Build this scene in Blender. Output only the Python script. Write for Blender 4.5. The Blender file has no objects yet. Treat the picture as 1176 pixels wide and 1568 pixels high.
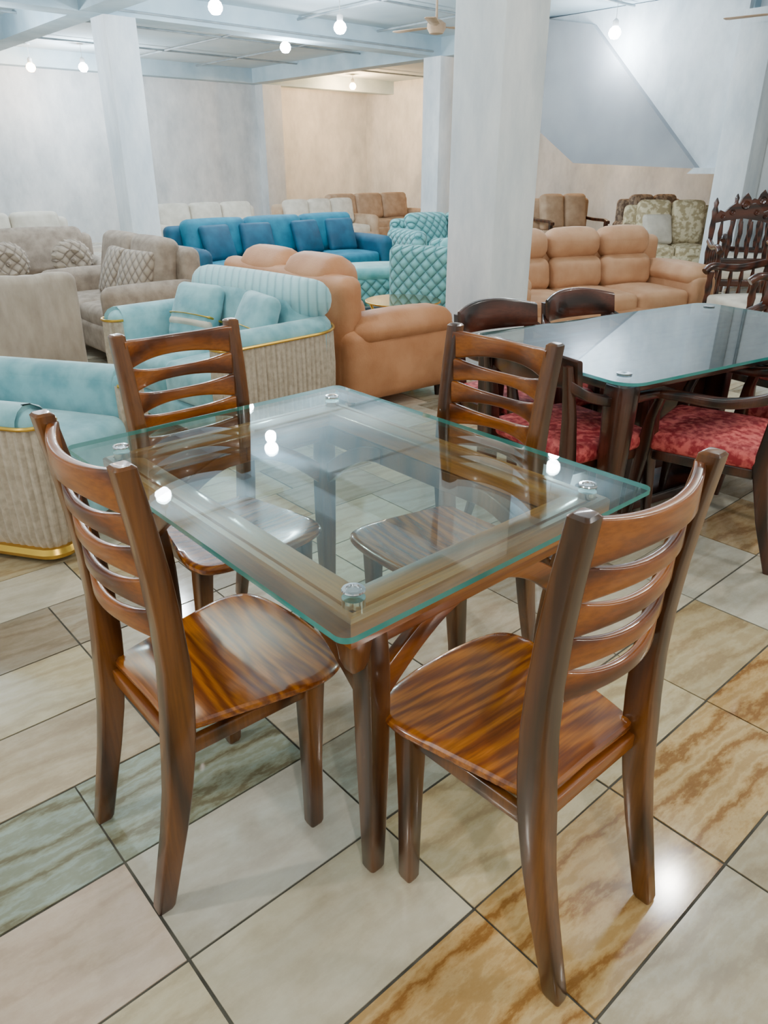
import bpy, bmesh, math, random
from mathutils import Vector, Matrix
random.seed(7)
rad = math.radians
ANG = rad(41.5)
CA, SA = math.cos(ANG), math.sin(ANG)
X = Vector((1,0,0)); Y = Vector((0,1,0)); Z = Vector((0,0,1))
V = Vector
def W(a, b, z=0.0):
    return V((-SA*a + CA*b, CA*a + SA*b, z))
scene = bpy.context.scene
COL = scene.collection

# ------------------------------------------------------------------ materials
def lin(c):
    if isinstance(c, str):
        c = c.lstrip('#'); c = [int(c[i:i+2], 16)/255 for i in (0,2,4)]
    return tuple(((x/12.92) if x <= 0.04045 else ((x+0.055)/1.055)**2.4) for x in c[:3]) + (1.0,)
def new_mat(name):
    m = bpy.data.materials.new(name); m.use_nodes = True
    nt = m.node_tree; b = nt.nodes['Principled BSDF']
    return m, nt, b
def N(nt, t, **kw):
    n = nt.nodes.new(t)
    for k, v in kw.items(): setattr(n, k, v)
    return n
def coords(nt, scale=(1,1,1), rot=(0,0,0), rnd=True):
    tc = N(nt,'ShaderNodeTexCoord'); mp = N(nt,'ShaderNodeMapping')
    mp.inputs['Scale'].default_value = scale; mp.inputs['Rotation'].default_value = rot
    if rnd:
        oi = N(nt,'ShaderNodeObjectInfo'); ml = N(nt,'ShaderNodeMath', operation='MULTIPLY'); ml.inputs[1].default_value = 7.3
        nt.links.new(oi.outputs['Random'], ml.inputs[0])
        ad = N(nt,'ShaderNodeVectorMath', operation='ADD')
        nt.links.new(tc.outputs['Object'], ad.inputs[0]); nt.links.new(ml.outputs[0], ad.inputs[1])
        nt.links.new(ad.outputs[0], mp.inputs['Vector'])
    else:
        nt.links.new(tc.outputs['Object'], mp.inputs['Vector'])
    return mp.outputs[0]
def ramp(nt, fac, stops):
    r = N(nt,'ShaderNodeValToRGB'); e = r.color_ramp.elements
    while len(e) < len(stops): e.new(0.5)
    for i,(p,c) in enumerate(stops):
        e[i].position = p; e[i].color = lin(c)
    nt.links.new(fac, r.inputs[0]); return r.outputs[0]
def mnoise(name, c1, c2, scale=8, rough=0.6, detail=4, stretch=(1,1,1), bump=0.0, bscale=60, metallic=0, coat=0, sheen=0, lo=0.35, hi=0.65, spec=0.5, nrough=0.5):
    m, nt, b = new_mat(name)
    vec = coords(nt, stretch)
    n = N(nt,'ShaderNodeTexNoise'); n.inputs['Scale'].default_value = scale; n.inputs['Detail'].default_value = detail
    n.inputs['Roughness'].default_value = nrough
    nt.links.new(vec, n.inputs['Vector'])
    nt.links.new(ramp(nt, n.outputs['Fac'], [(lo,c1),(hi,c2)]), b.inputs['Base Color'])
    b.inputs['Roughness'].default_value = rough; b.inputs['Metallic'].default_value = metallic
    b.inputs['Coat Weight'].default_value = coat; b.inputs['Sheen Weight'].default_value = sheen
    b.inputs['Specular IOR Level'].default_value = spec
    if bump:
        n2 = N(nt,'ShaderNodeTexNoise'); n2.inputs['Scale'].default_value = bscale; n2.inputs['Detail'].default_value = 3
        nt.links.new(vec, n2.inputs['Vector'])
        bp = N(nt,'ShaderNodeBump'); bp.inputs['Strength'].default_value = bump; bp.inputs['Distance'].default_value = 0.01
        nt.links.new(n2.outputs['Fac'], bp.inputs['Height']); nt.links.new(bp.outputs[0], b.inputs['Normal'])
    return m
def mwood(name, axis, dark, mid, light, rough=0.28, coat=0.5, scale=7, dist=5, fine=0.35, along=None, p1=0.22):
    m, nt, b = new_mat(name)
    al = along or 0.11
    s = {'X':(al,1,1),'Y':(1,al,1),'Z':(1,1,al)}[axis]
    vec = coords(nt, s)
    w = N(nt,'ShaderNodeTexWave', wave_type='BANDS', bands_direction='DIAGONAL')
    w.inputs['Scale'].default_value = scale; w.inputs['Distortion'].default_value = dist; w.inputs['Detail'].default_value = 2.5; w.inputs['Detail Scale'].default_value = 0.9
    nt.links.new(vec, w.inputs['Vector'])
    c = ramp(nt, w.outputs['Fac'], [(0.0,dark),(p1,mid),(0.85,light)])
    vec2 = coords(nt, {'X':(0.05,1,1),'Y':(1,0.05,1),'Z':(1,1,0.05)}[axis])
    n = N(nt,'ShaderNodeTexNoise'); n.inputs['Scale'].default_value = 150; n.inputs['Detail'].default_value = 3
    nt.links.new(vec2, n.inputs['Vector'])
    mx = N(nt,'ShaderNodeMix', data_type='RGBA', blend_type='MULTIPLY'); mx.inputs[0].default_value = fine
    nt.links.new(c, mx.inputs[6]); nt.links.new(ramp(nt, n.outputs['Fac'], [(0.35,'#7d6a58'),(0.62,'#ffffff')]), mx.inputs[7])
    nt.links.new(mx.outputs[2], b.inputs['Base Color'])
    b.inputs['Roughness'].default_value = rough; b.inputs['Coat Weight'].default_value = coat; b.inputs['Coat Roughness'].default_value = 0.07
    return m
def mglass(name, tint, base=0.05):
    m, nt, b = new_mat(name); nt.nodes.remove(b)
    out = nt.nodes['Material Output']
    lw = N(nt,'ShaderNodeLayerWeight'); lw.inputs['Blend'].default_value = 0.5
    p = N(nt,'ShaderNodeMath', operation='POWER'); p.inputs[1].default_value = 4.8
    nt.links.new(lw.outputs['Facing'], p.inputs[0])
    ma = N(nt,'ShaderNodeMath', operation='MULTIPLY_ADD'); ma.inputs[1].default_value = 1-base; ma.inputs[2].default_value = base
    nt.links.new(p.outputs[0], ma.inputs[0])
    t = N(nt,'ShaderNodeBsdfTransparent'); t.inputs[0].default_value = lin(tint)
    g = N(nt,'ShaderNodeBsdfGlossy'); g.inputs['Roughness'].default_value = 0.01; g.inputs[0].default_value = (1,1,1,1)
    mx = N(nt,'ShaderNodeMixShader')
    nt.links.new(ma.outputs[0], mx.inputs[0]); nt.links.new(t.outputs[0], mx.inputs[1]); nt.links.new(g.outputs[0], mx.inputs[2])
    nt.links.new(mx.outputs[0], out.inputs[0]); return m
def mpattern(name, c1, c2, kind, scale, rough=0.6, sheen=0.4, strength=0.8):
    """tufted / ribbed upholstery relief"""
    m, nt, b = new_mat(name)
    vec = coords(nt, (1,1,1), (0,0,0), False)
    sp = N(nt,'ShaderNodeSeparateXYZ'); nt.links.new(vec, sp.inputs[0])
    def mth(op, a, bb=None):
        n = N(nt,'ShaderNodeMath', operation=op)
        for i,q in enumerate((a,bb)):
            if q is None: continue
            if isinstance(q,(int,float)): n.inputs[i].default_value = q
            else: nt.links.new(q, n.inputs[i])
        return n.outputs[0]
    h = mth('ADD', sp.outputs[0], sp.outputs[1])
    if kind == 'tuft':
        p = mth('ABSOLUTE', mth('SINE', mth('MULTIPLY', mth('ADD', h, sp.outputs[2]), scale)))
        q = mth('ABSOLUTE', mth('SINE', mth('MULTIPLY', mth('SUBTRACT', h, sp.outputs[2]), scale)))
        hh = mth('POWER', mth('MULTIPLY', p, q), 0.5)
    else:
        hh = mth('POWER', mth('ABSOLUTE', mth('SINE', mth('MULTIPLY', h, scale))), 0.5)
    nt.links.new(ramp(nt, hh, [(0.1,c1),(0.8,c2)]), b.inputs['Base Color'])
    bp = N(nt,'ShaderNodeBump'); bp.inputs['Strength'].default_value = strength; bp.inputs['Distance'].default_value = 0.03
    nt.links.new(hh, bp.inputs['Height']); nt.links.new(bp.outputs[0], b.inputs['Normal'])
    b.inputs['Roughness'].default_value = rough; b.inputs['Sheen Weight'].default_value = sheen
    return m

M = {}
M['wz'] = mwood('chair_wood_vertical','Z','#3a1e0b','#583112','#734419', scale=5, dist=4)
M['wx'] = mwood('chair_wood_slat','X','#56290c','#7c3f10','#98561a', scale=5, dist=4)
M['wy'] = mwood('chair_wood_seat','X','#7a3b0c','#96500e','#ad6215', rough=0.25, coat=0.7, scale=16, dist=10, along=.16, p1=.45, fine=.45)
M['fx'] = mwood('table_wood_frame_x','X','#76400f','#a25c1a','#b67027', rough=0.3, scale=4)
M['fy'] = mwood('table_wood_frame_y','Y','#76400f','#a25c1a','#b67027', rough=0.3, scale=4)
M['dk'] = mwood('dark_wood','Z','#1e0d07','#34170d','#4b2516', scale=5)
M['dkx'] = mwood('dark_wood_x','X','#1e0d07','#38190e','#522818', scale=5)
M['glass'] = mglass('clear_glass','#eef9f6',0.045)
M['glassd'] = mglass('smoked_glass','#bccbce',0.07)
mt, nt, b = new_mat('glass_edge'); M['edge'] = mt
b.inputs['Base Color'].default_value = lin('#2f8f8a'); b.inputs['Roughness'].default_value = 0.08; b.inputs['Alpha'].default_value = 0.88
mt, nt, b = new_mat('chrome'); M['chrome'] = mt
b.inputs['Base Color'].default_value = lin('#d8dadc'); b.inputs['Metallic'].default_value = 1; b.inputs['Roughness'].default_value = 0.15
mt, nt, b = new_mat('gold_trim'); M['gold'] = mt
b.inputs['Base Color'].default_value = lin('#d9ad4a'); b.inputs['Metallic'].default_value = 0.9; b.inputs['Roughness'].default_value = 0.28
M['plaster'] = mnoise('wall_plaster','#a9b3ba','#dbe1e4',1.6,0.85,12,stretch=(1,1,.55),bump=0.15,bscale=20, lo=0.28, hi=0.66, nrough=.68)
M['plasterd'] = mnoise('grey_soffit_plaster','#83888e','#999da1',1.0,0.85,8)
M['colm'] = mnoise('pillar_paint','#c0cad1','#e2e7e9',3,0.75,10,stretch=(1,1,.35),bump=0.1,bscale=25,nrough=.65)
M['ceil'] = mnoise('ceiling_paint','#abc2cf','#c4d4dc',0.8,0.9,6)
M['beam'] = mnoise('beam_paint','#94afbe','#b5cad4',1.5,0.85,8)
M['tan'] = mnoise('tan_leather','#ae764f','#c28b64',5,0.55,5,bump=0.15,bscale=90,spec=0.3)
M['peach'] = mnoise('peach_leather','#b38562','#c49976',5,0.6,5,bump=0.15,bscale=90,spec=0.25)
M['blue'] = mnoise('light_blue_velvet','#649faa','#8fc3ca',9,0.7,8,sheen=0.35,bump=0.15,bscale=30)
M['bluerib'] = mpattern('light_blue_ribbed_velvet','#6fa6b0','#98c8ce','rib',45,0.65,0.35,0.35)
M['pleat'] = mnoise('beige_pleat_fabric','#a89a87','#bfb19e',40,0.8,3,sheen=0.1)
M['teal'] = mnoise('teal_velvet','#02607a','#0a7891',7,0.7,6,sheen=0.0)
M['teald'] = mnoise('dark_teal_velvet','#033f58','#06526d',7,0.7,6,sheen=0.0)
M['mint'] = mpattern('mint_tufted_velvet','#3b8588','#72b3b3','tuft',26,0.6,0.2,1.0)
M['mintp'] = mnoise('mint_velvet','#559fa1','#7bbab9',7,0.6,6,sheen=0.2)
M['taupe'] = mnoise('taupe_fabric','#857668','#a09080',14,0.85,5,bump=0.2,bscale=120)
M['taupeq'] = mpattern('taupe_quilt','#7c6d60','#a39483','tuft',32,0.85,0.1,0.5)
M['drape'] = mnoise('beige_draped_fabric','#94877a','#b0a394',4,0.9,8,stretch=(2,1,0.8),bump=1.0,bscale=6,nrough=.6)
M['cream'] = mnoise('cream_fabric','#c2b9a9','#d5cdbe',8,0.85,4)
M['sand'] = mnoise('sand_fabric','#ab8e72','#bfa286',8,0.8,4)
M['damask'] = mnoise('damask_fabric','#a3926f','#d3c6a4',16,0.7,6,lo=0.45,hi=0.55)
M['patt'] = mnoise('brown_damask_fabric','#6d5c50','#a08c78',20,0.8,6,lo=0.45,hi=0.55)
M['red'] = mnoise('red_pattern_fabric','#96202a','#d0605c',38,0.7,5,lo=0.42,hi=0.6,bump=0.2)
M['dark'] = mnoise('dark_foot','#20140e','#2e1d14',5,0.5)
M['white'] = mnoise('white_plastic','#dcdedd','#ebeceb',5,0.5)
M['pipe'] = mnoise('grey_conduit','#7e8a90','#98a3a8',5,0.5)
def memit(name, col, s):
    m, nt, b = new_mat(name)
    b.inputs['Emission Color'].default_value = lin(col); b.inputs['Emission Strength'].default_value = s
    b.inputs['Base Color'].default_value = lin(col); return m
M['ec'] = memit('cool_bulb','#eef6ff',80); M['ew'] = memit('warm_bulb','#ffcf8a',50)

# ------------------------------------------------------------------ mesh helpers
def finish(name, bm, mats, loc=(0,0,0), rot=0.0, smooth=True, ang=38, recalc=True):
    if recalc: bmesh.ops.recalc_face_normals(bm, faces=bm.faces[:])
    me = bpy.data.meshes.new(name + '_mesh')
    for f in bm.faces: f.smooth = smooth
    bm.to_mesh(me); bm.free()
    if smooth: me.set_sharp_from_angle(angle=rad(ang))
    for m in mats: me.materials.append(M[m] if isinstance(m, str) else m)
    o = bpy.data.objects.new(name, me); COL.objects.link(o)
    o.location = loc; o.rotation_euler = (0,0,rot); return o
def copy_obj(o, name, loc, rot):
    c = bpy.data.objects.new(name, o.data); COL.objects.link(c)
    c.location = loc; c.rotation_euler = (0,0,rot); return c
def box(bm, x0,x1,y0,y1,z0,z1, mi=0):
    vs = [bm.verts.new((x,y,z)) for z in (z0,z1) for y in (y0,y1) for x in (x0,x1)]
    for f in ((0,2,3,1),(4,5,7,6),(0,1,5,4),(2,6,7,3),(0,4,6,2),(1,3,7,5)):
        bm.faces.new([vs[i] for i in f]).material_index = mi
def rring(c, ux, uy, hx, hy, r=0.006, seg=3):
    r = min(r, hx*0.98, hy*0.98); out = []
    for (sx,sy,a0) in ((1,1,0),(-1,1,90),(-1,-1,180),(1,-1,270)):
        for i in range(seg+1):
            a = rad(a0 + 90*i/seg)
            out.append(V(c) + ux*(sx*(hx-r) + r*math.cos(a)) + uy*(sy*(hy-r) + r*math.sin(a)))
    return out
def loft(bm, rings, mi=0, cap=True, close=False):
    R = [[bm.verts.new(p) for p in r] for r in rings]; n = len(R[0])
    m = len(R) if close else len(R)-1
    for i in range(m):
        a, b2 = R[i], R[(i+1) % len(R)]
        for j in range(n):
            bm.faces.new((a[j], a[(j+1)%n], b2[(j+1)%n], b2[j])).material_index = mi
    if cap and not close:
        bm.faces.new(R[0][::-1]).material_index = mi; bm.faces.new(R[-1]).material_index = mi
def tube(bm, pts, r, mi=0, n=8, close=False):
    pts = [V(p) for p in pts]; rings = []
    for i,p in enumerate(pts):
        if close: t = pts[(i+1)%len(pts)] - pts[i-1]
        else: t = pts[min(i+1,len(pts)-1)] - pts[max(i-1,0)]
        t.normalize(); u = t.cross(Z)
        if u.length < 0.1: u = t.cross(X)
        u.normalize(); w = t.cross(u)
        rr = r[i] if isinstance(r,(list,tuple)) else r
        rings.append([p + u*rr*math.cos(2*math.pi*k/n) + w*rr*math.sin(2*math.pi*k/n) for k in range(n)])
    loft(bm, rings, mi, True, close)
def lathe(bm, prof, c=(0,0,0), mi=0, n=24, mod=None, ux=X, uy=Y, uz=Z):
    rings = []
    for r,z in prof:
        rings.append([V(c) + (ux*math.cos(2*math.pi*k/n) + uy*math.sin(2*math.pi*k/n))*(max(r,1e-4)*(mod(k/n) if mod else 1)) + uz*z for k in range(n)])
    loft(bm, rings, mi)
def rbox(bm, c, size, r=0.04, R=None, puff=(0,0,0), mi=0, nmid=3, disp=None):
    h = [s/2 for s in size]; r = min(r, min(h)*0.98); c = V(c)
    cs = []
    for k in range(3):
        inn = h[k]-r
        pos = [-h[k], -(inn+r*0.414), -inn] + [-inn + 2*inn*i/(nmid+1) for i in range(1,nmid+1)] + [inn, inn+r*0.414, h[k]]
        cs.append(pos)
    vd = {}
    def vert(p):
        key = tuple(round(q,6) for q in p)
        if key in vd: return vd[key]
        inner = V([max(-(h[k]-r), min(h[k]-r, p[k])) for k in range(3)])
        e = V(p) - inner
        q = inner + (e.normalized()*r if e.length > 1e-9 else V((0,0,0)))
        for k in range(3):
            if puff[k]:
                a, b2 = [j for j in range(3) if j != k]
                q[k] += (p[k]/h[k])*puff[k]*(1-(p[a]/h[a])**2)*(1-(p[b2]/h[b2])**2)
        if disp: q = q + disp(q)
        if R is not None: q = R @ q
        vd[key] = bm.verts.new(q + c); return vd[key]
    for k in range(3):
        a, b2 = [j for j in range(3) if j != k]
        for s in (-h[k], h[k]):
            for i in range(len(cs[a])-1):
                for j in range(len(cs[b2])-1):
                    quad = []
                    for (ii,jj) in ((i,j),(i+1,j),(i+1,j+1),(i,j+1)):
                        p = [0,0,0]; p[k]=s; p[a]=cs[a][ii]; p[b2]=cs[b2][jj]; quad.append(vert(p))
                    try: bm.faces.new(quad).material_index = mi
                    except ValueError: pass
def RX(d): return Matrix.Rotation(rad(d),3,'X')
def RY(d): return Matrix.Rotation(rad(d),3,'Y')
def RZ(d): return Matrix.Rotation(rad(d),3,'Z')
def crom(pts, n=6, closed=True):
    out = []; L = len(pts); m = L if closed else L-1
    for i in range(m):
        g = lambda k: V(pts[k % L]) if closed else V(pts[max(0,min(L-1,k))])
        p0,p1,p2,p3 = g(i-1),g(i),g(i+1),g(i+2)
        for j in range(n):
            t = j/n
            out.append(0.5*((2*p1)+(p2-p0)*t+(2*p0-5*p1+4*p2-p3)*t*t+(3*p1-p0-3*p2+p3)*t**3))
    if not closed: out.append(V(pts[-1]))
    return out
def interp(tab, z):
    for (z0,v0),(z1,v1) in zip(tab, tab[1:]):
        if z <= z1:
            t = (z-z0)/(z1-z0); return v0+(v1-v0)*t
    return tab[-1][1]
def prism(bm, pts, off, mi=0):
    a = [bm.verts.new(p) for p in pts]; b2 = [bm.verts.new(V(p)+off) for p in pts]; n = len(a)
    bm.faces.new(a[::-1]).material_index = mi; bm.faces.new(b2).material_index = mi
    for i in range(n): bm.faces.new((a[i],a[(i+1)%n],b2[(i+1)%n],b2[i])).material_index = mi

# ------------------------------------------------------------------ room shell  (local x = b, local y = a)
def tile_material():
    m, nt, b = new_mat('stone_floor_tiles')
    at = N(nt,'ShaderNodeAttribute', attribute_name='tcol')
    tc = N(nt,'ShaderNodeTexCoord')
    sc = N(nt,'ShaderNodeVectorMath', operation='SCALE'); sc.inputs['Scale'].default_value = 37
    nt.links.new(at.outputs['Color'], sc.inputs[0])
    ad = N(nt,'ShaderNodeVectorMath', operation='ADD'); nt.links.new(tc.outputs['Object'], ad.inputs[0]); nt.links.new(sc.outputs[0], ad.inputs[1])
    mp = N(nt,'ShaderNodeMapping'); mp.inputs['Rotation'].default_value = (0,0,rad(18)); mp.inputs['Scale'].default_value = (0.9,2.4,1)
    nt.links.new(ad.outputs[0], mp.inputs['Vector'])
    w = N(nt,'ShaderNodeTexWave', wave_type='BANDS', bands_direction='Y'); w.inputs['Scale'].default_value = 1.3
    w.inputs['Distortion'].default_value = 9; w.inputs['Detail'].default_value = 8; w.inputs['Detail Scale'].default_value = 1.8; w.inputs['Detail Roughness'].default_value = 0.68
    nt.links.new(mp.outputs[0], w.inputs['Vector'])
    n = N(nt,'ShaderNodeTexNoise'); n.inputs['Scale'].default_value = 3.5; n.inputs['Detail'].default_value = 9; n.inputs['Roughness'].default_value = 0.68
    nt.links.new(ad.outputs[0], n.inputs['Vector'])
    rv = ramp(nt, w.outputs['Fac'], [(0.0,'#b89c7c'),(0.12,'#dccbb3'),(0.45,'#f6efe3'),(0.75,'#ffffff'),(1.0,'#e6dccb')])
    mx = N(nt,'ShaderNodeMix', data_type='RGBA', blend_type='MULTIPLY')
    nt.links.new(at.outputs['Alpha'], mx.inputs[0]); nt.links.new(at.outputs['Color'], mx.inputs[6]); nt.links.new(rv, mx.inputs[7])
    mx2 = N(nt,'ShaderNodeMix', data_type='RGBA', blend_type='MULTIPLY'); mx2.inputs[0].default_value = 0.65
    nt.links.new(mx.outputs[2], mx2.inputs[6]); nt.links.new(ramp(nt, n.outputs['Fac'], [(0.3,'#c6bba9'),(0.62,'#ffffff')]), mx2.inputs[7])
    nt.links.new(mx2.outputs[2], b.inputs['Base Color'])
    b.inputs['Roughness'].default_value = 0.11; b.inputs['Specular IOR Level'].default_value = 0.55
    return m
M['tiles'] = tile_material()
M['grout'] = mnoise('grout','#3c3932','#5c584e',10,0.9)
A0, A1, B0, B1 = -3.5, 17.0, -3.0, 14.4
def build_floor():
    bm = bmesh.new(); lay = bm.loops.layers.float_color.new('tcol')
    box(bm, B0,B1,A0,A1,-0.08,-0.003, 1)
    pal = [('#d5cab1',.3),('#cdc1a8',.35),('#d6c6b2',.25),('#b0a594',.45),('#c5b492',.55),('#d1cbbb',.25),('#aaa596',.6),('#c9af8b',.7),('#d5ccb8',.2)]
    near = {
        (1,-1):('#d2c6aa',.3),(1,0):('#d2c8b1',.2),(1,1):('#d2c19b',.5),(1,2):('#d0c19e',.5),
        (2,-2):('#bdab94',.35),(2,-1):('#d6c1af',.25),(2,0):('#cfcabd',.2),(2,1):('#b5b6a9',.45),(2,2):('#cec2ad',.35),
        (3,-3):('#97a79c',.9),(3,-2):('#9ca9a0',.9),(3,-1):('#9ca89d',.9),(3,0):('#a0aca1',.9),(3,1):('#ccc1ac',.35),(3,2):('#cbbda6',.35),
        (4,-2):('#beac93',.4),(4,-1):('#c6b499',.35),(4,0):('#c0ae93',.4),(4,1):('#a5ada0',.7),
        (5,-2):('#d3c4a2',.35),(5,-1):('#d0c2a2',.35),(5,0):('#ccbca0',.35),(6,-2):('#a29583',.45),(6,-1):('#a09381',.45),(7,-1):('#d7c7a2',.35),(7,-2):('#d4c5a5',.35)}
    m = int(math.floor((A0-0.367)/0.306))
    while 0.367+0.306*m < A1:
        q0 = max(A0, 0.367+0.306*m); q1 = min(A1, 0.367+0.306*(m+1))
        off = 0 if -3 <= m <= 3 else random.choice((0,0.0,0.12,0.25,-0.1))
        L = 0.515
        nn = int(math.floor((B0-0.34-off)/L))
        while 0.34+off+L*nn < B1:
            p0 = max(B0, 0.34+off+L*nn); p1 = min(B1, 0.34+off+L*(nn+1))
            if p1-p0 > 0.03 and q1-q0 > 0.03:
                if m == 0: c, al = ('#d2b07c','#ccac7a','#d5b788','#caa771')[nn % 4], 1.0
                elif m in (-1,-2): c, al = ('#bdb096','#c1b59c')[nn % 2], 0.45
                elif (m,nn) in near: c, al = near[(m,nn)]
                else: c, al = random.choice(pal)
                col = list(lin(c)); j = random.uniform(-0.02,0.02)
                col = [max(0,v+j) for v in col[:3]] + [al]
                g = [random.uniform(.0022,.0045) for _ in range(4)]
                vs = [bm.verts.new(p) for p in ((p0+g[0],q0+g[1],0),(p1-g[2],q0+g[1]*.8,0),(p1-g[2]*.8,q1-g[3],0),(p0+g[0]*.9,q1-g[3]*.8,0))]
                lo = [bm.verts.new(v.co - V((0,0,0.004))) for v in vs]
                fs = [bm.faces.new(vs)] + [bm.faces.new((vs[(i+1)%4],vs[i],lo[i],lo[(i+1)%4])) for i in range(4)]
                for f in fs:
                    f.material_index = 0
                    for l in f.loops: l[lay] = col
            nn += 1
        m += 1
    return finish('floor', bm, ['tiles','grout'], (0,0,0), ANG, smooth=False, recalc=False)
build_floor()
def shell(name, args, mat, mi=0):
    bm = bmesh.new()
    for a in args: box(bm, *a)
    return finish(name, bm, [mat], (0,0,0), ANG, smooth=False)
CZ = 3.38; BZ = 3.1
shell('ceiling', [(B0,B1,A0,A1,CZ,CZ+0.1)], 'ceil')
shell('wall_back', [(B0,10.9,16.2,16.4,0,CZ),(10.9,B1+.2,A1,A1+.2,0,CZ),(10.7,10.9,16.4,A1+.2,0,CZ)], 'plaster')
shell('wall_right', [(B1,B1+.2,4.9,A1,0,CZ)], 'plaster')
shell('wall_left', [(B0-.2,B0,A0,16.4,0,CZ)], 'plaster')
shell('wall_side', [(10.35,10.55,A0,4.9,0,CZ),(10.55,B1+.2,4.7,4.9,0,CZ)], 'plaster')
shell('trim_pilaster', [(10.45,10.95,15.9,16.2,0,BZ)], 'plaster')
shell('ceiling_beam', [(B0,B1,10.1,10.45,BZ,CZ),], 'beam')
shell('ceiling_beam', [(B0,10.35,3.5,3.85,BZ,CZ)], 'beam')
shell('ceiling_beam', [(4.15,4.5,A0,16.2,BZ+.002,CZ)], 'beam')
shell('ceiling_beam', [(B0,B1,15.9,16.2,BZ,CZ)], 'beam')
shell('ceiling_beam', [(10.2,10.5,4.9,15.9,BZ+.003,CZ)], 'beam')
def pillar(cb, ca, s=0.41):
    bm = bmesh.new()
    loft(bm, [rring((0,0,z), X, Y, s/2, s/2, 0.012, 2) for z in (0,0.02,1.5,BZ)])
    return finish('pillar', bm, ['colm'], W(ca,cb), ANG)
pillar(4.08+.20, 3.47+.225, 0.43)
pillar(4.44+.205, 10.09+.205)
pillar(10.3, 10.2)
pillar(10.12, 4.7)
# staircase mass
bm = bmesh.new()
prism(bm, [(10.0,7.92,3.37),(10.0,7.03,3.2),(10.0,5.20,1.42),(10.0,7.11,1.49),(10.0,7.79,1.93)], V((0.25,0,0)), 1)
prism(bm, [(10.12,7.9,3.37),(10.12,4.92,3.37),(10.12,4.92,1.42),(10.12,5.3,1.425),(10.12,7.05,1.5),(10.12,7.75,1.95)], V((1.3,0,0)), 0)
prism(bm, [(9.97,5.30,1.36),(9.97,4.92,1.36),(9.97,4.92,1.43),(9.97,5.22,1.43)], V((0.3,0,0)), 0)
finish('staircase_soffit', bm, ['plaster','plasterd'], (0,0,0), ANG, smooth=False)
# conduits
bm = bmesh.new()
for a,b0,b1 in ((8.3,5,14),(12.2,-1,14),(6.4,0,10),(14.2,0,14)):
    tube(bm, [(b0,a,CZ-0.05),(b1,a,CZ-0.05)], 0.016)
for b_,a0,a1 in ((7.3,4,15.8),(2.0,4,15.8),(8.8,4,15.8)):
    tube(bm, [(b_,a0,CZ-0.05),(b_,a1,CZ-0.05)], 0.016)
tube(bm, [(10.33,4.35,0.1),(10.33,4.35,CZ)],0.02)
tube(bm, [(4.6,10.08,BZ+.06),(10.0,10.08,BZ+.06)],0.014)
finish('ceiling_conduit', bm, ['pipe'], (0,0,0), ANG)

# ------------------------------------------------------------------ lamps
def bulb(x, y, power, warm=False, z=3.02, top=CZ):
    bm = bmesh.new()
    lathe(bm, [(0.001,-0.075),(0.045,-0.066),(0.074,-0.03),(0.080,0.0),(0.066,0.04),(0.036,0.066)], mi=0, n=16)
    lathe(bm, [(0.034,0.065),(0.038,0.07),(0.038,0.13),(0.02,0.15),(0.004,0.16)], mi=1, n=16)
    lathe(bm, [(0.004,0.155),(0.004,top-z-0.015)], mi=1, n=8)
    lathe(bm, [(0.05,top-z-0.02),(0.05,top-z)], mi=1, n=16)
    o = finish('pendant_light_bulb', bm, ['ew' if warm else 'ec','white'], (x,y,z))
    L = bpy.data.lights.new('bulb_light','POINT'); L.energy = power; L.shadow_soft_size = 0.06
    L.color = (1.0,0.56,0.25) if warm else ((0.84,0.93,1.0) if y > 5 else (1.0,0.94,0.82))
    lo = bpy.data.objects.new('bulb_light', L); COL.objects.link(lo); lo.parent = o; lo.location = (0,0,-0.15)
for (x,y,p,w,z) in ((-2.19,6.67,85,0,3.02),(-1.3,8.0,75,0,3.02),(1.83,7.42,75,0,3.02),(-.55,10.9,95,0,3.02),(-1.84,9.6,95,0,3.02),(-1.44,12.6,110,0,3.02),
                  (-.73,19.75,300,1,3.14),(-6.2,15.0,40,1,3.02),(-5.28,15.0,240,0,3.02),(-1.35,4.3,75,0,3.02),(1.9,3.39,75,0,3.02),(4.3,4.3,60,0,3.02),
                  (3.0,11.3,85,0,3.02),(-4.2,6.0,80,0,3.02),(0.5,-1.2,105,0,3.02),(-2.4,0.8,95,0,3.02),(3.3,0.9,80,0,3.02),(-5.0,10.3,160,0,3.02),(3.9,15.3,110,1,3.02)):  # out-of-frame bulbs beside and behind the camera are added for general brightness
    bulb(x,y,p,bool(w),z)
# ceiling fan
def fan(x, y):
    bm = bmesh.new(); z = 2.95
    lathe(bm, [(0.02,-0.09),(0.08,-0.08),(0.11,-0.03),(0.11,0.02),(0.05,0.06),(0.015,0.07),(0.012,CZ-z-0.06),(0.05,CZ-z-0.05),(0.06,CZ-z)], n=20)
    for k in range(3):
        R = RZ(120*k+20)
        ax = R @ X; ay = R @ Y
        loft(bm, [rring(ax*d + Z*(-0.01), ay, (Z+ay*0.15).normalized(), w, 0.004, 0.003, 2) for d,w in ((0.09,0.02),(0.16,0.03),(0.2,0.06),(0.6,0.07),(0.63,0.05))])
    finish('ceiling_fan', bm, ['sand'], (x,y,z))
fan(0.62,10.3); fan(4.3,9.4)

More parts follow.
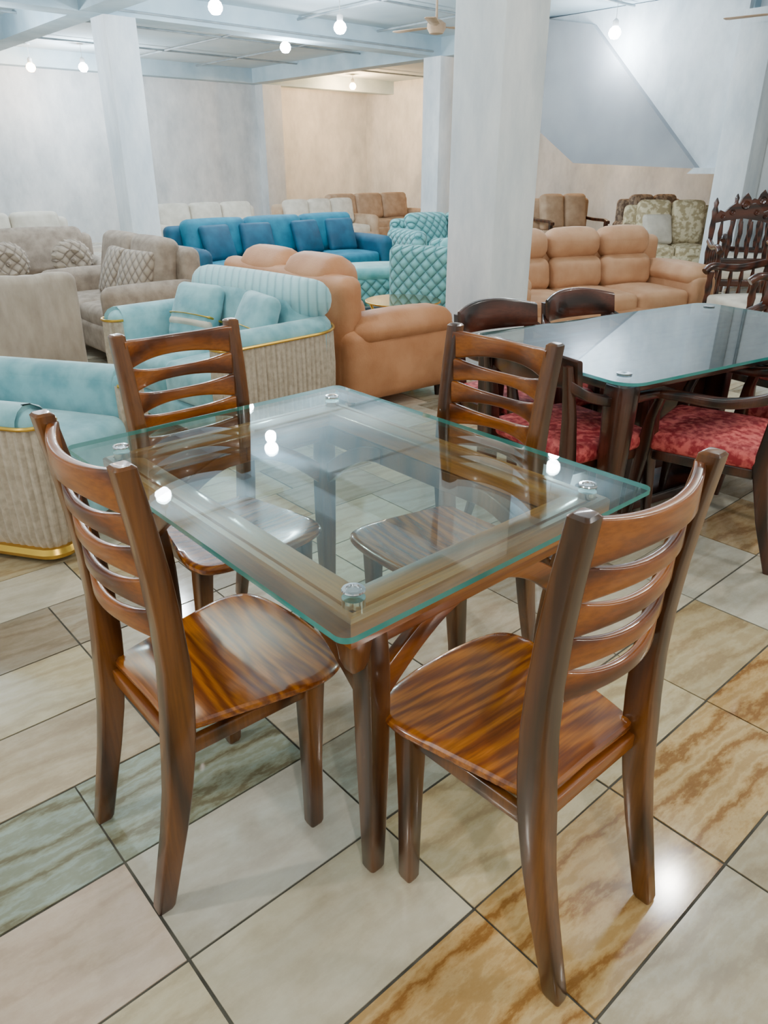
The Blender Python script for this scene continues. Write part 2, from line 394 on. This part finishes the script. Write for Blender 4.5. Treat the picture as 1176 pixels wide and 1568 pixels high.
# ------------------------------------------------------------------ dining chair
PY = [(0,-.296),(.1,-.272),(.2,-.248),(.3,-.228),(.4,-.214),(.5,-.205),(.6,-.201),(.7,-.204),(.8,-.212),(.9,-.224),(1.02,-.242)]
PX = [(0,.161),(.43,.168),(.7,.175),(1.02,.184)]
def build_chair():
    bm = bmesh.new()
    for s in (-1,1):
        rings = []
        for z in (0,.01,.1,.2,.3,.38,.43,.5,.6,.7,.8,.9,1.0,1.015,1.02):
            hx = interp([(0,.017),(.4,.022),(.6,.022),(1.02,.020)], z); hy = interp([(0,.020),(.3,.027),(.45,.031),(.7,.025),(1.02,.019)], z)
            if z in (0,): hx -= .003; hy -= .003
            if z == 1.02: hx -= .005; hy -= .005
            rings.append(rring((s*interp(PX,z), interp(PY,z), z), X, Y, hx, hy, 0.006, 3))
        loft(bm, rings, 0)
        rings = []
        for z,y,h in ((0,.085,.014),(.01,.085,.017),(.2,.092,.019),(.36,.10,.023),(.42,.105,.024)):
            rings.append(rring((s*interp([(0,.19),(.42,.175)],z), y, z), X, Y, h, h+.002, 0.006, 3))
        loft(bm, rings, 0)
        # side rails
        loft(bm, [rring((s*(.168),-.20,.395), X, Z, .010,.018,.004), rring((s*(.176),.10,.395), X, Z, .010,.018,.004)], 0)
    for y,w in ((-.205,.16),(.105,.175)):
        loft(bm, [rring((x,y,.395), Y, Z, .010,.018,.004) for x in (-w,w)], 1)
    # seat
    half = [(0,-.205),(.09,-.207),(.146,-.205),(.165,-.17),(.183,-.09),(.203,0),(.217,.07),(.220,.12),(.204,.168),(.160,.195),(.08,.208),(0,.212)]
    out = [V((x,y,0)) for x,y in half] + [V((-x,y,0)) for x,y in half[-2:0:-1]]
    out = crom(out, 4)
    def zt(p):
        return -0.010*max(0,1-(p.x/.19)**2)*max(0,1-((p.y+.02)/.2)**2)
    rings = []
    for s_,z in ((0.0,.418),(.5,.418),(.93,.418),(.985,.422),(1.0,.429),(.992,.437),(.965,.4415),(.9,.442),(.75,.442),(.55,.442),(.35,.442),(.15,.442),(0.005,.442)):
        rings.append([V((p.x*max(s_,.004), p.y*max(s_,.004), z + (zt(p*s_) if z > .4418 else 0))) for p in out])
    loft(bm, rings, 2)
    # slats: each one is as deep as the pitch at the posts, so only lens-shaped slots stay open
    def slat(zc, zb, zt_, hy=.009):
        rings = []; w = interp(PX, zc) - .010; y0 = interp(PY, zc)
        for i in range(25):
            t = -1+2*i/24; x = w*t; k = max(0.0, 1-(abs(t)/.90)**2.4)
            b_, t_ = zb(k), zt_(k); yy = y0 - .046*(1-t*t) + .006
            rings.append(rring((x, yy, (b_+t_)/2), Y, Z, hy, (t_-b_)/2, .006, 3))
        loft(bm, rings, 1)
    slat(.96, lambda k: .921+.016*k, lambda k: 1.002-.010*k, .011)
    for zc in (.887,.819,.751,.683):
        slat(zc, lambda k, z=zc: z-.0337+.012*k, lambda k, z=zc: z+.0337-.022*k)
    return bm
CH = finish('dining_chair', build_chair(), ['wz','wx','wy'], (.254,1.214,0), ANG)
copy_obj(CH, 'dining_chair', (-.360,1.390,0), rad(-48.5))
copy_obj(CH, 'dining_chair', (-.458,2.030,0), rad(221.5))
copy_obj(CH, 'dining_chair', (.158,1.956,0), rad(131.5))

# ------------------------------------------------------------------ tables
def glass_top(bm, hx, hy, z0, z1, rc, mi_g, mi_e):
    o = rring((0,0,0), X, Y, hx, hy, rc, 8)
    lo = [bm.verts.new(p+Z*z0) for p in o]; hi = [bm.verts.new(p+Z*z1) for p in o]; n = len(o)
    bm.faces.new(lo[::-1]).material_index = mi_g; bm.faces.new(hi).material_index = mi_g
    for i in range(n): bm.faces.new((lo[i],lo[(i+1)%n],hi[(i+1)%n],hi[i])).material_index = mi_e
def main_table():
    bm = bmesh.new(); HX, HY = .47, .605
    glass_top(bm, HX, HY, .750, .762, .025, 0, 1)
    # pucks
    for sx in (-1,1):
        for sy in (-1,1):
            c = (sx*(HX-.11), sy*(HY-.11), 0)
            lathe(bm, [(.022,.7335),(.022,.7495)], c, 2, 24)
            lathe(bm, [(.014,.7623),(.021,.7626),(.0225,.765),(.021,.7675),(.015,.7680),(.014,.7645),(.001,.7645)], c, 2, 28)
    # frame
    o, i_ = .070, .162; x0, x1 = HX-o, HX-i_; y0, y1 = HY-o, HY-i_
    def mitre(side):
        prof = [(0,.675),(0,.728),(.006,.7335),(.020,.7335),(.0225,.728),(.0265,.728),(.029,.7335),(.082,.7335),(.088,.729),(.092,.722),(.092,.69)]
        ra = []; rb = []
        for d,z in prof:
            if side in 'NS':
                s = 1 if side=='N' else -1
                ra.append(V((-(x0-d), s*(y0-d), z))); rb.append(V((x0-d, s*(y0-d), z)))
            else:
                s = 1 if side=='E' else -1
                ra.append(V((s*(x0-d), -(y0-d), z))); rb.append(V((s*(x0-d), y0-d, z)))
        loft(bm, [ra, rb], 3 if side in 'NS' else 4)
    for s in 'NSEW': mitre(s)
    # apron + legs + curved brackets
    lx, ly = HX-.150, HY-.112
    for s in (-1,1):
        loft(bm, [rring((x, s*ly, .655), Y, Z, .012, .03, .004) for x in (-lx, lx)], 6)
        loft(bm, [rring((s*lx, y, .655), X, Z, .012, .03, .004) for y in (-ly, ly)], 5)
        for t in (-1,1):
            d = V((s,t,0)).normalized()
            C = V((s*lx, t*ly, 0)); P = V((s*(HX-.105), t*(HY-.105), 0))
            # corner post just under the frame corner
            loft(bm, [rring(P+Z*z, X, Y, h, h, .007) for z,h in ((.60,.016),(.62,.022),(.66,.026),(.68,.028))], 5)
            # leg with rounded knob top
            loft(bm, [rring(C+d*o_+Z*z, X, Y, h, h, .008) for z,h,o_ in ((0,.017,-.022),(.008,.020,-.022),(.12,.023,-.030),(.25,.026,-.034),(.38,.028,-.030),(.48,.029,-.020),(.56,.029,-.008),(.61,.028,.0),(.68,.024,.0))], 5)
            # brackets
            for ax, sg, mi in ((X,-s,6),(Y,-t,5)):
                oth = Y if ax is X else X
                rings = []
                for k in range(13):
                    u = k/12; dd = .30*u; zc = .495 + .160*math.sin(u*math.pi/2); hh = .040 - .016*math.sin(u*math.pi/2)
                    rings.append(rring(C + ax*(sg*dd) + Z*zc + d*(-.008), oth, Z, .014, hh, .005))
                loft(bm, rings, mi)
    return bm
finish('glass_dining_table', main_table(), ['glass','edge','chrome','fx','fy','wz','wx'], (-.113,1.739,0), ANG)

def table2():
    bm = bmesh.new(); HX, HY = .86, .49
    glass_top(bm, HX, HY, .748, .760, .09, 0, 1)
    for sx in (-1,1):
        for sy in (-1,1):
            c = (sx*(HX-.11), sy*(HY-.12), 0)
            lathe(bm, [(.025,.72),(.025,.7475)], c, 2, 20)
            lathe(bm, [(.018,.7603),(.028,.7606),(.029,.765),(.018,.766),(.001,.763)], c, 2, 24)
            loft(bm, [rring(V(c)+Z*z, X, Y, h, h, .02) for z,h in ((0,.032),(.01,.036),(.3,.042),(.6,.05),(.70,.052),(.72,.048))], 3)
    for s in (-1,1):
        loft(bm, [rring((x, s*(HY-.13), .708), Y, Z, .035, .018, .005) for x in (-HX+.12, HX-.12)], 4)
        loft(bm, [rring((s*(HX-.12), y, .708), X, Z, .035, .018, .005) for y in (-HY+.12, HY-.12)], 3)
    # inner dark slats
    for k in range(7):
        yy = -.24 + .08*k
        loft(bm, [rring((x, yy, .705), Y, Z, .030, .008, .004) for x in (-HX+.14, HX-.14)], 4)
    # central pedestal panels
    rbox(bm, (-.28,0,.35), (.05,.26,.68), .01, mi=3); rbox(bm, (.28,0,.35), (.05,.26,.68), .01, mi=3); rbox(bm, (0,0,.36), (.56,.05,.5), .01, mi=4)
    rbox(bm, (0,0,.03), (.75,.30,.05), .012, mi=4)
    return bm
R2 = rad(32)
finish('glass_dining_table', table2(), ['glassd','edge','chrome','dk','dkx'], (1.321,3.365,0), R2)

def armchair_wood():
    bm = bmesh.new()
    rbox(bm, (0,.01,.44), (.50,.46,.075), .032, puff=(0,0,.018), mi=1)
    rbox(bm, (0,.01,.385), (.47,.43,.045), .01, mi=0)
    for s in (-1,1):
        # front leg up to arm
        loft(bm, [rring((s*x,y,z), X, Y, h, h*1.15, .008) for x,y,z,h in ((.27,.25,0,.012),(.262,.235,.2,.018),(.25,.215,.42,.024),(.262,.20,.55,.018),(.275,.17,.64,.016))], 0)
        loft(bm, [rring((s*x,y,z), X, Y, h, h*1.2, .008) for x,y,z,h in ((.24,-.33,0,.013),(.235,-.27,.2,.019),(.225,-.22,.42,.024),(.225,-.235,.6,.02),(.225,-.27,.80,.014))], 0)
        # arm
        pts = crom([(s*.285,.235,.650),(s*.290,.10,.657),(s*.285,-.06,.655),(s*.262,-.19,.685),(s*.22,-.265,.73)], 5, False)
        loft(bm, [rring(p, X, Z, .034-.014*(i/(len(pts)-1)), .013+.01*(i/(len(pts)-1)), .009) for i,p in enumerate(pts)], 0)
    # backrest
    rings = []
    for i in range(17):
        t = -1+2*i/16; k = 1-t*t
        rings.append(rring((.245*t, -.225-.075*k, .765+.012*k), (Y*1+Z*-.15).normalized(), (Z+Y*-.15).normalized(), .013, .055+.02*k, .01))
    loft(bm, rings, 2)
    return bm
AC = finish('dining_armchair', armchair_wood(), ['dk','red','dkx'], (1.38,2.90,0), rad(54))
for (x,y,r) in ((.77,2.94,-58),(.69,3.52,212),(1.18,3.86,212),(2.18,4.12,122),(1.98,3.22,32)):
    copy_obj(AC, 'dining_armchair', (x,y,0), rad(r))

# ------------------------------------------------------------------ sofas
def sofa(name, L, D, loc, face, body, cush=None, n=3, hs=.42, hb=.86, ha=.60, aw=.2, pad=False, pillows=(), pm='cream', wood=False, headroll=False, foot='dark', shape=.09):
    bm = bmesh.new(); cush = cush or body
    w = (L-2*aw)/n
    for sx in (-1,1):
        for sy in (-1,1):
            lathe(bm, [(.018,0),(.03,.10)], (sx*(L/2-.09), sy*(D/2-.09), 0), 3, 10)
    rbox(bm, (0,.01,.20), (L-.06,D-.06,.22), .04, mi=0)
    rbox(bm, (0,-D/2+.10,(hb-.04)/2+.04), (L-.10,.17,hb-.12), .07, puff=(0,.01,0), mi=0)
    for s in (-1,1):
        x = s*(L/2-aw/2)
        if wood:
            loft(bm, [rring((x, y, z), X, Z, .035, .025, .012) for y,z in ((-D/2+.05,ha+.02),(0,ha),(D/2-.1,ha),(D/2,ha-.03))], 3)
            for y in (-D/2+.08, D/2-.06): loft(bm, [rring((x,y,z), X, Y, .03, .03, .01) for z in (0,.3,ha)], 3)
        elif pad:
            rbox(bm, (x,.01,(ha-.10)/2+.06), (aw,D-.02,ha-.14), .07, puff=(.02,.0,0), mi=0)
            rbox(bm, (x,.03,ha-.075), (aw+.06,D*.84,.17), .08, puff=(.02,.02,.02), mi=1)
        else:
            rbox(bm, (x,.01,ha/2+.04), (aw,D-.02,ha-.08), shape, puff=(.01,0,.01), mi=0)
    for i in range(n):
        x = -(L-2*aw)/2 + w*(i+.5)
        rbox(bm, (x,.07,hs-.075), (w-.008,D-.24,.17), .05, puff=(0,.015,.025), mi=1)
        if headroll:
            rbox(bm, (x,-D/2+.27,hs+.13), (w-.008,.20,.30), .09, RX(10), puff=(0,.03,0), mi=1)
            rbox(bm, (x,-D/2+.18,hb-.09), (w-.005,.27,.26), .11, RX(8), puff=(0,.02,.02), mi=1)
        else:
            rbox(bm, (x,-D/2+.26,(hs+hb)/2+.02), (w-.008,.19,hb-hs+.02), .07, RX(12), puff=(0,.03,.01), mi=1)
    for (px,tilt,s) in pillows:
        rbox(bm, (px,-D/2+.43,hs+s/2+.0), (s,.10,s), .045, RZ(tilt) @ RX(22), puff=(0,.045,0), mi=2)
    return finish(name, bm, [body,cush,pm,'dk' if wood else foot], (loc[0],loc[1],0), rad(face-90))

def shell_sofa(name, L, D, loc, face, ha=.62, hb=.85, backs=2, pillows=()):
    bm = bmesh.new()
    hw, hd = L/2, D/2; rb = .28
    path = []
    st = .0075
    def seg(p, q):
        p, q = V(p), V(q); n_ = max(1,int((q-p).length/st))
        for i in range(n_): path.append(p.lerp(q,i/n_))
    def arc(c, r, a0, a1):
        n_ = max(3,int(abs(rad(a1-a0))*r/st))
        for i in range(n_):
            a = rad(a0+(a1-a0)*i/n_); path.append(V((c[0]+r*math.cos(a), c[1]+r*math.sin(a), 0)))
    arc((hw-.085,hd-.085), .085, 175, 0)
    seg((hw,hd-.085,0),(hw,-hd+rb,0)); arc((hw-rb,-hd+rb), rb, 0,-90); seg((hw-rb,-hd,0),(-hw+rb,-hd,0)); arc((-hw+rb,-hd+rb), rb, -90,-180)
    seg((-hw,-hd+rb,0),(-hw,hd-.085,0)); arc((-hw+.085,hd-.085), .085, 180, 5)
    n_ = len(path); nor = []
    for i in range(n_):
        t = path[min(i+1,n_-1)] - path[max(i-1,0)]; t.normalize(); nor.append(V((t.y,-t.x,0)))
    mid = n_//2
    if nor[mid].y > 0: nor = [-q for q in nor]
    rows = []; s_acc = 0
    for i,p in enumerate(path):
        if i: s_acc += (path[i]-path[i-1]).length
        d = .015*(abs(math.sin(s_acc*math.pi/.034))-.6)
        rows.append([p+nor[i]*(d*.5-.014)+Z*.075, p+nor[i]*d+Z*.12, p+nor[i]*(d+.006)+Z*(ha*.6), p+nor[i]*d*.6+Z*(ha-.055)])
    vs = [[bm.verts.new(q) for q in r] for r in rows]
    for i in range(n_-1):
        for j in range(3): bm.faces.new((vs[i][j],vs[i+1][j],vs[i+1][j+1],vs[i][j+1])).material_index = 0
    tube(bm, [p+nor[i]*.006+Z*(ha-.055) for i,p in enumerate(path)][::4], .008, 2, 6)
    tube(bm, [p+nor[i]*-.004+Z*.055 for i,p in enumerate(path)][::4], .024, 2, 6)
    th = .17
    for s in (-1,1):
        rbox(bm, (s*(hw-th/2-.006), .0+ .05, ha/2+.03), (th-.015,D-.16,ha-.06), .07, puff=(0,0,.0), mi=1)
    rbox(bm, (0,-hd+.12,ha/2+.05), (L-.45,.2,ha), .08, mi=1)
    roll = [p - nor[i]*.085 + Z*(ha-.065) for i,p in enumerate(path)][14:-14:8]
    tube(bm, roll, .082, 1, 14)
    w = (L-2*th)/backs
    for i in range(backs):
        x = -(L-2*th)/2 + w*(i+.5)
        rbox(bm, (x,.09,.34), (w-.006,D-.22,.22), .05, puff=(0,.02,.03), mi=1)
    rbox(bm, (0,.02,.16), (L-.12,D-.06,.15), .03, mi=1)
    if backs > 1:
        # one long draped back with a rounded top roll
        rbox(bm, (0,-hd+.20,hb-.22), (L-2*th+.12,.24,.40), .11, RX(10), puff=(0,.03,.01), mi=1)
        rbox(bm, (0,-hd+.17,hb-.11), (L-2*th+.20,.27,.22), .105, RX(6), puff=(0,.01,.01), mi=4)
    else:
        rbox(bm, (0,-hd+.20,hb-.2), (L-.36,.2,.36), .09, RX(8), puff=(0,.02,.01), mi=1)
    for (px,py,tilt,s) in pillows:
        R = RZ(tilt) @ RX(24)
        rbox(bm, (px,py,.45+s/2), (s,.10,s), .045, R, puff=(0,.045,0), mi=1)
        rbox(bm, V((px,py,.45+s/2))+R@V((0,0,-s*.20)), (s*.985,.112,s*.22), .035, R, puff=(0,.046,0), mi=3)
        rbox(bm, V((px,py,.45+s/2))+R@V((0,0,-s*.07)), (s*.985,.114,s*.04), .006, R, puff=(0,.048,0), mi=2)
    return finish(name, bm, ['pleat','blue','gold','cream','bluerib'], (loc[0],loc[1],0), rad(face-90))

shell_sofa('blue_velvet_sofa', 1.32, .90, (-.97,4.45), 226, ha=.66, hb=.87, backs=2, pillows=((-.30,-.02,-14,.36),(.26,-.0,10,.36)))
shell_sofa('blue_velvet_armchair', .78, 1.02, (-1.67,3.06), -15, ha=.63, hb=.74, backs=1)
sofa('tan_leather_sofa', 1.68, .92, (-.38,5.39), 38, 'tan', n=2, hb=.89, ha=.60, aw=.24, pad=True, headroll=True)
sofa('tan_leather_sofa', 2.2, .95, (1.84,6.95), -68, 'peach', n=3, hb=.89, ha=.62, aw=.25, pad=True, headroll=True)
sofa('teal_velvet_sofa', 2.9, .95, (-1.25,9.72), -48, 'teald', 'teal', n=3, hb=.86, ha=.62, pm='teald', pillows=((.9,8,.42),(.35,-8,.42),(-.4,5,.42),(-.95,-6,.42)))
sofa('mint_tufted_armchair', 1.0, .8, (.62,7.75), 150, 'mint', 'mintp', n=1, hb=.80, ha=.76, aw=.16)
sofa('mint_tufted_sofa', 1.7, .85, (.95,10.9), -60, 'mint', 'mint', n=2, hb=.84, ha=.68, aw=.2, pm='mintp', pillows=((-.2,8,.4),))
sofa('taupe_sofa', 2.0, .9, (-3.75,7.5), -60, 'taupe', 'taupe', n=2, hb=.86, ha=.6, aw=.16)
sofa('taupe_sofa', 1.5, .88, (-2.25,6.5), 221.5, 'taupe', 'taupe', n=2, hb=.90, ha=.62, aw=.16, pm='taupeq', pillows=((-.32,8,.42),(.1,-8,.42)))
sofa('cream_sofa', 2.0, .9, (-6.3,9.9), -48, 'cream', 'cream', n=3)
sofa('cream_sofa', 1.6, .85, (-4.5,9.6), -48, 'cream', 'cream', n=2, wood=True, hb=.9)
sofa('cream_sofa', 2.2, .9, (-2.9,13.3), -48, 'cream', 'cream', n=3)
sofa('sand_sofa', 2.0, .9, (-1.1,14.9), -48, 'sand', 'cream', n=3)
sofa('sand_sofa', 2.6, .95, (-.2,16.8), -48, 'sand', 'sand', n=3, hb=.9)
sofa('sand_sofa', 2.4, .95, (1.85,16.9), 221, 'sand', 'sand', n=3, hb=.9)
sofa('sand_sofa', 1.3, .85, (3.2,13.8), -70, 'sand', 'sand', n=2, hb=.98, wood=True)
sofa('patterned_sofa', 1.25, .85, (4.65,13.5), -80, 'patt', 'patt', n=2, hb=.98)
sofa('damask_sofa', 1.35, .85, (4.1,11.2), -95, 'damask', 'damask', n=2, hb=.98, ha=.66, wood=True, pm='cream', pillows=((.2,12,.42),))
# draped armchair seen from behind
bm = bmesh.new()
fold = lambda q: V((0, -.012*math.sin(q.x*23+q.z*4)-.008*math.sin(q.x*41-q.z*9), .006*math.sin(q.x*17)))
rbox(bm, (0,.02,.39), (1.12,.70,.70), .05, puff=(.01,.02,.02), mi=0, nmid=14, disp=fold)
rbox(bm, (0,-.33,.42), (1.14,.11,.80), .045, puff=(0,.02,.01), mi=0, nmid=26, disp=fold)
for sx in (-.48,.48):
    for sy in (-.28,.28): lathe(bm, [(.02,0),(.03,.06)], (sx,sy,0), 1, 8)
finish('draped_armchair', bm, ['drape','dark'], (-2.70,4.92,0), rad(131.5-90))
# round pleated pillows on the taupe sofa
def round_pillow(loc, rot):
    bm = bmesh.new()
    lathe(bm, [(.02,-.075),(.10,-.08),(.16,-.055),(.19,0),(.16,.055),(.10,.08),(.03,.062),(.001,.06)], (0,0,0), 0, 48, mod=lambda u: 1+.025*math.cos(u*2*math.pi*24), ux=X, uy=Z, uz=Y)
    lathe(bm, [(.025,.06),(.02,.085),(.001,.09)], (0,0,0), 0, 12, ux=X, uy=Z, uz=Y)
    o = finish('round_pillow', bm, ['taupeq'], loc, rot)
round_pillow((-3.56,7.30,.62), rad(-150)); round_pillow((-3.06,7.59,.62), rad(-150))
# wooden console between taupe sofas
bm = bmesh.new()
rbox(bm, (0,0,.27), (.46,.30,.44), .015, mi=0); rbox(bm, (0,0,.515), (.54,.36,.05), .015, mi=1)
rbox(bm, (0,-.152,.36), (.38,.012,.14), .005, mi=1); lathe(bm, [(.012,-.02),(.008,0)], (0,-.16,.36), 2, 10, ux=X, uy=Z, uz=Y)
for sx in (-.2,.2):
    for sy in (-.12,.12): lathe(bm, [(.02,0),(.025,.06)], (sx,sy,0), 1, 8)
finish('wooden_side_table', bm, ['dkx','wx','gold'], (-3.0,6.25,0), rad(20))
# ottoman
bm = bmesh.new()
rbox(bm, (0,0,.24), (.75,.6,.30), .05, mi=0); rbox(bm, (0,0,.42), (.77,.62,.12), .055, puff=(0,0,.02), mi=1)
for sx in (-.3,.3):
    for sy in (-.22,.22): lathe(bm, [(.018,0),(.03,.10)], (sx,sy,0), 2, 10)
finish('teal_ottoman', bm, ['mint','mintp','gold'], (-.12,8.35,0), rad(20))
# round coffee table
bm = bmesh.new()
lathe(bm, [(.31,.418),(.318,.42),(.318,.430),(.31,.432)], (0,0,0), 1, 40)
lathe(bm, [(.001,.421),(.305,.421),(.312,.434),(.001,.434)], (0,0,0), 0, 40)
for k in range(4):
    a = rad(90*k+20); tube(bm, [(.29*math.cos(a),.29*math.sin(a),.42),(.20*math.cos(a),.20*math.sin(a),.22),(.28*math.cos(a),.28*math.sin(a),.01)], .012, 1, 8)
tube(bm, [(.20*math.cos(rad(10*k)),.20*math.sin(rad(10*k)),.22) for k in range(36)], .009, 1, 6, close=True)
tube(bm, [(.28*math.cos(rad(10*k)),.28*math.sin(rad(10*k)),.012) for k in range(36)], .011, 1, 6, close=True)
finish('round_coffee_table', bm, ['glassd','gold'], (.16,6.35,0), 0)
# carved wooden throne chair
def carved_chair():
    bm = bmesh.new()
    rbox(bm, (0,0,.43), (.58,.52,.10), .03, puff=(0,0,.02), mi=1); rbox(bm, (0,0,.36), (.62,.56,.07), .015, mi=0)
    for s in (-1,1):
        lathe(bm, [(.02,0),(.03,.03),(.022,.08),(.035,.16),(.025,.24),(.035,.33),(.03,.40),(.022,.48),(.03,.54),(.022,.60),(.03,.66)], (s*.29,.25,0), 0, 14)
        lathe(bm, [(.022,0),(.03,.1),(.03,.4),(.022,.5),(.032,.6),(.022,.7),(.032,.85),(.024,.95),(.034,1.02),(.02,1.06),(.028,1.10),(.004,1.15)], (s*.29,-.26,0), 0, 14)
        pts = crom([(s*.30,.30,.66),(s*.31,.22,.70),(s*.31,0,.68),(s*.30,-.24,.72)],5,False); tube(bm, pts, .03, 0, 10)
        for k in range(4): lathe(bm, [(.010,.40),(.018,.48),(.010,.55),(.018,.60),(.010,.68)], (s*.30,-.14+.1*k,0), 0, 8)
    for k in range(5): lathe(bm, [(.012,.5),(.024,.62),(.012,.70),(.026,.80),(.012,.92)], (-.2+.1*k,-.26,0), 0, 10)
    rbox(bm, (0,-.26,.52), (.56,.04,.06), .012, mi=0)
    crest = [(-.28,.90),(-.28,.98),(-.24,1.03),(-.19,1.01),(-.15,1.06),(-.10,1.10),(-.06,1.09),(-.04,1.15),(0,1.20),(.04,1.15),(.06,1.09),(.10,1.10),(.15,1.06),(.19,1.01),(.24,1.03),(.28,.98),(.28,.90),(.15,.93),(0,.95),(-.15,.93)]
    prism(bm, [(x,-.285,z) for x,z in crest], V((0,.05,0)), 0)
    for (x,z,r) in ((0,1.08,.045),(-.12,1.01,.03),(.12,1.01,.03),(-.21,.97,.025),(.21,.97,.025)):
        lathe(bm, [(r,0),(r*.8,.018),(r*.4,.012),(.002,.022)], (x,-.235,z), 0, 14, ux=X, uy=Z, uz=Y)
    return bm
CC = finish('carved_wooden_armchair', carved_chair(), ['dkx','cream'], (3.75,8.1,0), rad(170))
copy_obj(CC, 'carved_wooden_armchair', (4.4,9.3,0), rad(150))
copy_obj(CC, 'carved_wooden_armchair', (3.0,6.1,0), rad(100))

# ------------------------------------------------------------------ world & camera
w = bpy.data.worlds.new('world'); scene.world = w; w.use_nodes = True
bg = w.node_tree.nodes['Background']; bg.inputs[0].default_value = (1.0,0.95,0.87,1); bg.inputs[1].default_value = 0.6
cd = bpy.data.cameras.new('camera'); cam = bpy.data.objects.new('camera', cd); COL.objects.link(cam)
cam.location = (0,0,1.45); cam.rotation_euler = (rad(90-25.2),0,0)
cd.sensor_fit = 'VERTICAL'; cd.sensor_height = 24; cd.lens = 24*1125.6/1568; cd.clip_start = 0.05; cd.clip_end = 100
scene.camera = cam
